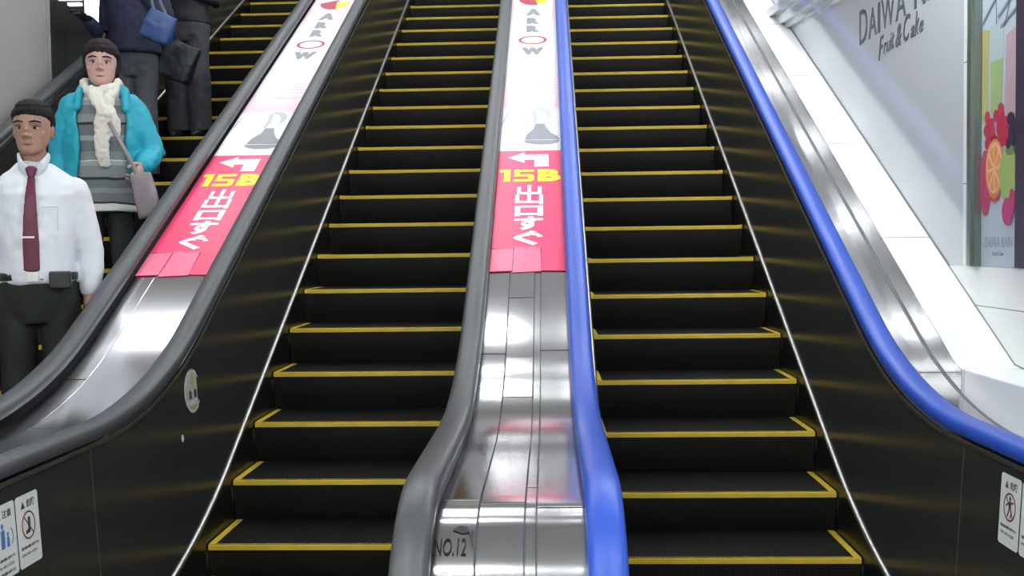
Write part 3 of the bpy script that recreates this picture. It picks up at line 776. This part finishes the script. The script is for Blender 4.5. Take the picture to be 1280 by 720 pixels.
MT['glove'] = mat('dark_glove', (.010, .011, .02), .7)
MT['skin'] = mat('skin', (.40, .235, .175), .5, 0, .4)
MT['skin2'] = mat('skin_fair', (.50, .31, .26), .5, 0, .4)
MT['skinshade'] = mat('eyelid_skin', (.16, .09, .07), .5)
MT['hairblack'] = mat('black_hair', (.010, .009, .011), .65, 0, .15)
MT['hairbrown'] = mat('dark_brown_hair', (.020, .014, .016), .65, 0, .15)
MT['eyewhite'] = mat('eye_white', (.5, .5, .48), .3); MT['iris'] = mat('iris', (.01, .007, .005), .2)
MT['lips'] = mat('lips', (.30, .11, .10), .5)
MT['shirt'] = mat('white_shirt', (.74, .77, .82), .7, bump=((25, 25, 12), .25, .01))
MT['tie'] = mat('maroon_tie', (.13, .012, .045), .45)
MT['trousers'] = mat('dark_trousers', (.012, .015, .014), .8)
MT['leather'] = mat('black_leather', (.015, .015, .016), .35)
MT['metal'] = mat('silver_metal', (.6, .6, .6), .3, 1.)
MT['teal'] = mat('teal_jacket', (.012, .33, .44), .6, bump=((18, 18, 10), .4, .015))
MT['scarf'] = mat('cream_scarf', (.66, .64, .57), .85, bump=((40, 40, 18), .6, .01))
MT['leggings'] = mat('dark_grey_leggings', (.03, .035, .036), .8)
MT['navy'] = mat('navy_jacket', (.010, .013, .042), .7, bump=((14, 14, 8), .3, .015))
MT['greyp'] = mat('grey_trousers', (.055, .06, .07), .8, bump=((14, 14, 6), .4, .015))
MT['charcoal'] = mat('charcoal_trousers', (.045, .047, .055), .8, bump=((14, 14, 6), .4, .015))
MT['blackj'] = mat('black_jacket', (.009, .010, .014), .7, bump=((14, 14, 8), .3, .015))
MT['bluebag'] = mat('blue_bag', (.030, .07, .20), .5, bump=((20, 20, 20), .4, .01))
MT['blackbag'] = mat('black_bag', (.007, .009, .013), .5, bump=((20, 20, 20), .4, .01))
MT['pouch'] = mat('mauve_pouch', (.26, .22, .24), .6, bump=((20, 20, 20), .3, .01))
MT['strap'] = mat('strap', (.10, .12, .18), .6)
def striped():
    m = mat('striped_knit', (.2, .22, .22), .85); nt = m.node_tree; b = nt.nodes['Principled BSDF']; N = nt.nodes.new
    tc = N('ShaderNodeTexCoord'); sp = N('ShaderNodeSeparateXYZ'); nt.links.new(tc.outputs['Object'], sp.inputs[0])
    nz = N('ShaderNodeTexNoise'); nz.inputs['Scale'].default_value = 4; nt.links.new(tc.outputs['Object'], nz.inputs[0])
    ad = N('ShaderNodeMath'); ad.operation = 'MULTIPLY_ADD'; ad.inputs[1].default_value = .06; nt.links.new(nz.outputs[0], ad.inputs[0]); nt.links.new(sp.outputs[2], ad.inputs[2])
    mr = N('ShaderNodeMapRange'); mr.inputs[1].default_value = .70; mr.inputs[2].default_value = 1.45; nt.links.new(ad.outputs[0], mr.inputs[0])
    rp = N('ShaderNodeValToRGB'); rp.color_ramp.interpolation = 'CONSTANT'; e = rp.color_ramp.elements
    g1, g2, g3, w, k = (.13, .15, .155), (.20, .225, .23), (.30, .33, .34), (.62, .63, .62), (.02, .022, .025)
    st = [(.0, w), (.115, k), (.13, g1), (.20, g2), (.24, g1), (.30, k), (.318, g2), (.40, g3), (.43, w), (.44, g2), (.50, g1), (.58, g3), (.62, g1), (.70, k), (.72, g2), (.78, g1), (.84, g3), (.88, w), (.95, g2)]
    e[0].position = 0; e[0].color = (*st[0][1], 1); e[1].position = st[1][0]; e[1].color = (*st[1][1], 1)
    for p, c in st[2:]: q = e.new(p); q.color = (*c, 1)
    nt.links.new(mr.outputs[0], rp.inputs[0]); nt.links.new(rp.outputs[0], b.inputs['Base Color'])
    return m
MT['striped'] = striped()

def torso_rings(H, g=1., off=0.):
    T = [(.455, .150, .105, .0), (.50, .163, .115, .0), (.55, .155, .108, -.005), (.60, .148, .103, -.008), (.66, .155, .108, -.006), (.72, .168, .115, 0), (.765, .180, .110, .004), (.792, .170, .096, .008), (.815, .135, .080, .012), (.835, .090, .066, .012), (.85, .06, .056, .012)]
    return [(z * H, (rx + off) * g, (ry + off) * g, 0, cy) for z, rx, ry, cy in T]
def person(name, H, loc, arms, legs, label, skin='skin', g=1., heads=1., yaw=0., hyaw=0., htilt=0., curl=(.35, .35)):
    """arms: per side (shoulder, elbow, wrist, hand dir, palm normal). local: faces -Y, feet at z=0"""
    V, F = [], []
    loft(V, F, torso_rings(H, g, -.012), 24)
    tube(V, F, [(0, .012, .81 * H), (0, .002, .85 * H), (0, -.010, .885 * H)], [.062 * g, .054 * g, .050 * g])
    hh = .222 * heads; M = Matrix.Translation((0, -.002, H - hh)) @ Matrix.Rotation(hyaw, 4, 'Z') @ Matrix.Rotation(htilt, 4, 'X') @ Matrix.Scale(heads, 4)
    head(V, F, M)
    for i, (s, e, w, d, pn) in enumerate(arms):
        s, e, w = Vector(s), Vector(e), Vector(w)
        tube(V, F, [s, s.lerp(e, .4), e, e.lerp(w, .35), w], [.050 * g, .044 * g, .036 * g, .037 * g, .026 * g])
        hand(V, F, w, d, pn, 1 if i == 0 else -1, curl[i])
    for (hp, k, a) in legs:
        hp, k, a = Vector(hp), Vector(k), Vector(a)
        tube(V, F, [hp, hp.lerp(k, .5), k, k.lerp(a, .35), a], [.082 * g, .068 * g, .050 * g, .052 * g, .034 * g])
        tube(V, F, [a + Vector((0, .03, -.03)), a + Vector((0, -.05, -.045)), a + Vector((0, -.15, -.055))], [.032, .036, .025], up=(0, 0, 1))
    o = fuse(name, V, F, skin, None, .0045, 3)
    o.location = loc; o.rotation_euler = (0, 0, yaw); tag(o, label, 'person')
    return o, M
def pants(legs, H, m, parent, g=1., top=.57, rk=.072, ra=.060, wr=.006):
    V, F = [], []
    loft(V, F, [(z * H, rx * g, ry * g, 0, cy) for z, rx, ry, cy in ((.44, .13, .10, 0), (.47, .158, .115, 0), (.51, .170, .122, 0), (.55, .163, .116, -.003), (top, .156, .112, -.005))], 24)
    for hp, k, a in legs:
        hp, k, a = Vector(hp), Vector(k), Vector(a)
        tube(V, F, [hp, hp.lerp(k, .5), k, k.lerp(a, .5), a + Vector((0, .005, -.02))], [.093 * g, .083 * g, rk * g, (rk + ra) / 2 * g, ra * g], dome=False)
    return fuse('trousers', V, F, m, parent, .008, 3, wr, 9)
def shoes(legs, parent, m='leather'):
    for hp, k, a in legs:
        a = Vector(a); V, F = [], []
        x, y = a.x, a.y
        loft(V, F, [(a.z - .075, .046, .135, x, y - .05, .8), (a.z - .05, .047, .137, x, y - .05, .8), (a.z - .025, .042, .115, x, y - .035), (a.z + .0, .040, .065, x, y + .005), (a.z + .03, .040, .050, x, y + .01)], 20)
        fuse('shoe', V, F, m, parent, .006, 2)
def standing_legs(H, w=.085, bend=0, dy=(0, 0)):
    L = []
    for s, y in zip((-1, 1), dy):
        L.append(((s * w, 0, .50 * H), (s * (w + .005), -.015 + y / 2 - bend, .283 * H), (s * (w + .008), .01 + y, .080)))
    return L
def sleeve(V, F, s, e, w, r=(.068, .062, .052, .046, .040), stop=1.):
    s, e, w = Vector(s), Vector(e), Vector(w); w2 = e.lerp(w, stop)
    tube(V, F, [s, s.lerp(e, .5), e, e.lerp(w2, .5), w2], list(r))

# --- man in white shirt, lowest on the left escalator
H = 1.775; L = standing_legs(H)
A = [((-.160, .01, .775 * H), (-.215, .035, .62 * H), (-.225, -.03, .485 * H), (0, -.1, -1), (.9, 0, 0)),
     ((.160, .01, .775 * H), (.222, .045, .62 * H), (.215, -.005, .485 * H), (-.05, -.15, -1), (-.9, 0, .1))]
man, M = person('person', H, (-2.225, 4.47, FLOOR + .345), A, L, 'person in a white shirt and maroon tie, nearest rider on the left escalator', yaw=.33, hyaw=-.12, htilt=.06, heads=1.06)
man.location.z = Zc(7.06 - .4 * C30 * 8, *NOSE)[0] + .003
face_bits(M, man)
hair(M, man, 'hairblack', thick=.011, fringe=.74, nape=.36, wr=.002, vol=1.3, side_front=-.056, side_low=.52)
V, F = [], []
rr = torso_rings(H, 1.0, .010); rr[0] = (.54 * H, .160, .118, 0, -.004); rr = [rr[0]] + [(z, rx * (1.02 if z < .7 * H else 1), ry * (1.10 if z < .7 * H else 1.0), cx, cy) for z, rx, ry, cx, cy in rr[2:]]
loft(V, F, rr, 28)
for a in A: sleeve(V, F, a[0], a[1], a[2], (.066, .064, .058, .053, .046), .70 if a is A[1] else .9)
sh = fuse('shirt', V, F, 'shirt', man, .007, 4, .007, 10)
V, F = [], []
for s in (-1, 1):
    tube(V, F, [(s * .012, -.080, .820 * H), (s * .045, -.078, .838 * H), (s * .062, -.02, .862 * H), (s * .04, .055, .868 * H), (0, .07, .868 * H)], [(.010, .024), (.009, .024), (.008, .022), (.008, .02), (.008, .02)], up=(0, 0, 1))
fuse('collar', V, F, 'shirt', man, .005, 2)
V, F = [], []; zk = .822 * H
tube(V, F, [(0, -.096, zk + .012), (0, -.103, zk - .02)], [(.026, .014), (.016, .012)], up=(0, 1, 0), n=12)
pts = [(0, -.102, zk - .025), (-.002, -.128, .76 * H), (-.004, -.138, .70 * H), (-.004, -.138, .64 * H), (-.004, -.136, .575 * H)]
tube(V, F, pts, [(.016, .007), (.024, .007), (.031, .007), (.037, .007), (.034, .007)], up=(0, 1, 0), n=14)
tie = fuse('tie', V, F, 'tie', man, .004, 2)
V, F = [], []; box(V, F, -.042, .012, -.156, -.148, .655 * H, .655 * H + .008); obj('tie_clip', V, F, 'metal', tie)
pants(L, H, 'trousers', man, top=.555)
V, F = [], []
loft(V, F, [(.548 * H, .166, .124, 0, -.004), (.551 * H, .170, .129, 0, -.004), (.566 * H, .170, .129, 0, -.004), (.569 * H, .166, .124, 0, -.004)], 32)
belt = obj('belt', V, F, 'leather', man, True)
V, F = [], []; box(V, F, -.022, .022, -.142, -.131, .547 * H, .570 * H); obj('buckle', V, F, 'metal', belt)
V, F = [], []; box(V, F, .065, .155, -.150, -.112, .528 * H, .572 * H)
pc = obj('belt_pouch', V, F, 'leather', man); md = pc.modifiers.new('b', 'BEVEL'); md.width = .008; md.segments = 3
V, F = [], []; tube(V, F, [(.045, -.118, .735 * H), (.105, -.105, .735 * H)], [.003, .003], n=6); tube(V, F, [(.045, -.118, .735 * H), (.047, -.119, .675 * H)], [.002, .002], n=6); tube(V, F, [(.105, -.105, .735 * H), (.105, -.107, .675 * H)], [.002, .002], n=6); tube(V, F, [(.047, -.119, .675 * H), (.105, -.107, .675 * H)], [.002, .002], n=6)
obj('pocket', V, F, 'shirt', man)
shoes(L, man)

# --- woman in teal jacket
H = 1.655; L = standing_legs(H, .075)
A = [((-.150, .01, .785 * H), (-.225, .05, .62 * H), (-.215, -.06, .50 * H), (.1, -.4, -1), (.8, 0, -.2)),
     ((.150, .01, .785 * H), (.255, -.01, .635 * H), (.205, -.195, .582 * H), (-.25, -.60, -.60), (-.9, .2, -.2))]
wz = NOSE[0] + M30 * (7.06 - .4 * C30 * 5) + .003
woman, M = person('person', H, (-2.365, 5.50, wz), A, L, 'person in a teal jacket and cream scarf, standing behind the white-shirted rider', 'skin2', g=.95, heads=1.10, yaw=.36, hyaw=-.03, curl=(.35, .8))
face_bits(M, woman)
hair(M, woman, 'hairbrown', thick=.017, fringe=.72, nape=.24, wr=.004, vol=2.6, side_taper=1., side_front=-.050, side_low=.30)
V, F = [], []
T = [(.435, .205, .150, 0), (.48, .195, .145, 0), (.54, .182, .135, 0), (.60, .172, .128, 0), (.66, .168, .128, 0), (.72, .170, .130, 0), (.77, .165, .115, .004), (.805, .155, .092, .008), (.83, .10, .07, .012)]
loft(V, F, [(z * H, rx, ry, 0, cy) for z, rx, ry, cy in T], 28)
fuse('striped_tunic', V, F, 'striped', woman, .007, 3, .006, 9)
pants(L, H, 'leggings', woman, .88, rk=.062, ra=.05)
shoes(L, woman)
# jacket: open shell plus padded sleeves and collar
V, F = [], []
JR = [(.515, .232, .165, .01), (.56, .228, .165, .01), (.62, .218, .158, .01), (.68, .212, .152, .01), (.74, .212, .148, .01), (.785, .205, .130, .012), (.815, .165, .105, .014), (.84, .105, .085, .016)]
n = 40; g0 = math.radians(36); rows = []
for z, rx, ry, cy in JR:
    gg = g0 * (1.0 if z < .7 else 1.1); row = []
    for dr in (0, -.020):
        for k in range(n + 1):
            a = -PI / 2 + gg + (2 * PI - 2 * gg) * k / n; row.append(Vector(((rx + dr) * math.cos(a), cy + (ry + dr) * math.sin(a), z * H)))
    rows.append(row)
b = 0; w = 2 * (n + 1)
for row in rows: V += row
for i in range(len(rows) - 1):
    for j in range(n):
        F += [(i * w + j, i * w + j + 1, (i + 1) * w + j + 1, (i + 1) * w + j), (i * w + n + 1 + j, (i + 1) * w + n + 1 + j, (i + 1) * w + n + 2 + j, i * w + n + 2 + j)]
    for j, k in ((0, n + 1), (n, 2 * n + 1)): F.append((i * w + j, (i + 1) * w + j, (i + 1) * w + k, i * w + k))
for i in (0, len(rows) - 1):
    for j in range(n): F.append((i * w + j, i * w + j + 1, i * w + n + 2 + j, i * w + n + 1 + j))
for a in A: sleeve(V, F, a[0], a[1], a[2], (.078, .078, .072, .066, .052), .95)
for s in (-1, 1): tube(V, F, [(s * .125, -.085, .775 * H), (s * .118, -.06, .83 * H), (s * .085, .02, .862 * H), (0, .075, .868 * H)], [.020, .024, .026, .026], up=(0, 0, 1))
fuse('jacket', V, F, 'teal', woman, .0075, 3, .011, 11)
V, F = [], []
for k in range(2):
    pts = []
    for j in range(15):
        a = 2 * PI * j / 14 - PI / 2; pts.append((.088 * math.cos(a) * (1 + .05 * k), .0 + .080 * math.sin(a) - .008, .845 * H + .012 * math.cos(a * 2 + k) + k * .022 - (.035 if math.sin(a) < -.5 else 0)))
    tube(V, F, pts, [(.024, .030)] * 15, up=(0, 0, 1), dome=False)
tube(V, F, [(-.05, -.10, .835 * H), (-.015, -.13, .79 * H), (.03, -.155, .755 * H)], [(.032, .022), (.036, .026), (.034, .026)])
tube(V, F, [(.06, -.10, .835 * H), (.03, -.135, .79 * H), (.0, -.150, .755 * H)], [(.032, .022), (.034, .024), (.030, .02)])
tube(V, F, [(.02, -.150, .775 * H), (.005, -.150, .72 * H), (-.005, -.147, .66 * H), (.012, -.145, .585 * H)], [(.034, .018), (.045, .018), (.040, .016), (.032, .010)])
tube(V, F, [(.03, -.150, .77 * H), (.062, -.148, .73 * H), (.068, -.142, .685 * H)], [(.030, .018), (.036, .016), (.030, .010)])
fuse('scarf', V, F, 'scarf', woman, .006, 2, .011, 22)

# --- person in navy jacket with hand on the rail, and the last person in black
H = 1.74; L = standing_legs(H, .07)
A = [((-.165, .0, .785 * H), (-.205, .01, .585 * H), (-.255, -.19, .655 * H), (-.2, -.8, .3), (0, 0, -1)),
     ((.165, .01, .785 * H), (.235, .045, .62 * H), (.13, -.14, .765 * H), (-.3, -.1, .9), (0, 1, 0))]
z1 = NOSE[0] + M30 * 7.06 + .003
p1, M = person('person', H, (-2.89, 7.24, z1), A, L, 'person in a navy jacket resting a hand on the far rail, behind the scarf wearer', curl=(.25, .4))
face_bits(M, p1); hair(M, p1, 'hairblack', nape=.38)
V, F = [], []
loft(V, F, [(z, rx * 1.06, ry * 1.12, cx, cy) for z, rx, ry, cx, cy in [(.535 * H, .185, .128, 0, 0)] + torso_rings(H, 1.05, .022)[2:]], 28)
for a in A: sleeve(V, F, a[0], a[1], a[2], (.080, .074, .064, .056, .046), .95)
fuse('jacket', V, F, 'navy', p1, .008, 3, .010, 9)
V, F = [], []
hand(V, F, A[0][2], A[0][3], A[0][4], 1, .25, 1.13)
fuse('glove', V, F, 'glove', p1, .004, 2)
pants(L, H, 'greyp', p1, rk=.078, ra=.075, wr=.009); shoes(L, p1)

H = 1.72; L = standing_legs(H, .075, dy=(0, .0))
A = [((-.165, .0, .785 * H), (-.22, .03, .62 * H), (-.22, -.08, .50 * H), (0, -.3, -1), (.9, 0, 0)),
     ((.165, .01, .785 * H), (.215, .01, .625 * H), (.06, -.19, .66 * H), (-.8, -.1, .3), (0, 1, 0))]
z2 = NOSE[0] + M30 * (7.06 + .8 * C30) + .003
p2, M = person('person', H, (-2.755, 7.94, z2), A, L, 'person in black top and charcoal trousers, furthest rider behind the black bag', curl=(.4, .4))
face_bits(M, p2); hair(M, p2, 'hairbrown', nape=.30)
V, F = [], []
loft(V, F, [(z, rx * 1.03, ry * 1.08, cx, cy) for z, rx, ry, cx, cy in [(.525 * H, .178, .125, 0, 0)] + torso_rings(H, 1., .018)[2:]], 28)
for a in A: sleeve(V, F, a[0], a[1], a[2], (.074, .068, .058, .052, .042), .92)
fuse('jacket', V, F, 'blackj', p2, .008, 3, .008, 9)
pants(L, H, 'charcoal', p2, g=1.05, rk=.092, ra=.092, wr=.010); shoes(L, p2)

# --- bags
def bag(name, c, w, h, d, rot, m, label, straps, strapm, wr=.008):
    V, F = [], []
    q = Quaternion((0, 1, 0), rot); C = Vector(c)
    rg = [(-h / 2, w * .47, d * .42, 0, 0, .45), (-h * .42, w * .5, d * .5, 0, 0, .45), (0, w * .5, d * .55, 0, 0, .5), (h * .35, w * .48, d * .36, 0, 0, .5), (h / 2, w * .46, d * .18, 0, 0, .5)]
    loft(V, F, rg, 32); V = [q @ v for v in V]
    o = fuse(name, V, F, m, None, .008, 2, wr, 12); o.location = C; tag(o, label, 'bag')
    for i, pts in enumerate(straps):
        V, F = [], []; tube(V, F, [Vector(p) - C for p in pts], [(.012, .004)] * len(pts), up=(0, 1, 0), n=8); s = obj('strap', V, F, strapm, o, True)
    return o
bag('shoulder_bag', (-2.603, 6.96, 1.575), .215, .21, .10, math.radians(24), 'bluebag', 'blue fabric shoulder bag hanging at the side of the navy jacket', [[(-2.64, 6.98, 1.68), (-2.68, 7.02, 1.80), (-2.73, 7.16, z1 + .82 * 1.74)], [(-2.52, 6.96, 1.58), (-2.62, 7.02, 1.78), (-2.72, 7.20, z1 + .82 * 1.74)]], 'strap')
bag('handbag', (-2.60, 7.30, 1.40), .27, .28, .13, math.radians(22), 'blackbag', 'large black bag hanging below the blue shoulder bag', [[(-2.64, 7.30, 1.54), (-2.66, 7.26, 1.60), (-2.56, 7.30, 1.52)]], 'blackbag')
wx, wy = -2.365, 5.50
bag('cloth_pouch', (-2.050, 5.285, wz + .80), .125, .24, .05, math.radians(-12), 'pouch', 'mauve cloth pouch held in the hand of the teal jacket wearer', [[(-2.09, 5.285, wz + .91), (-2.15, 5.30, wz + 1.02), (-2.225, 5.34, wz + 1.13), (-2.27, 5.36, wz + 1.20)]], 'pouch', .005)

# ------------------------------------------------------------------ world and view
w = bpy.data.worlds.new('world'); S.world = w; w.use_nodes = True
w.node_tree.nodes['Background'].inputs[0].default_value = (.6, .65, .7, 1); w.node_tree.nodes['Background'].inputs[1].default_value = .25
S.view_settings.view_transform = 'Standard'; S.view_settings.look = 'None'; S.view_settings.gamma = 1
S.view_settings.use_curve_mapping = False; S.view_settings.exposure = 0.2
S.cycles.use_denoising = True; S.cycles.max_bounces = 8; S.cycles.sample_clamp_indirect = 6
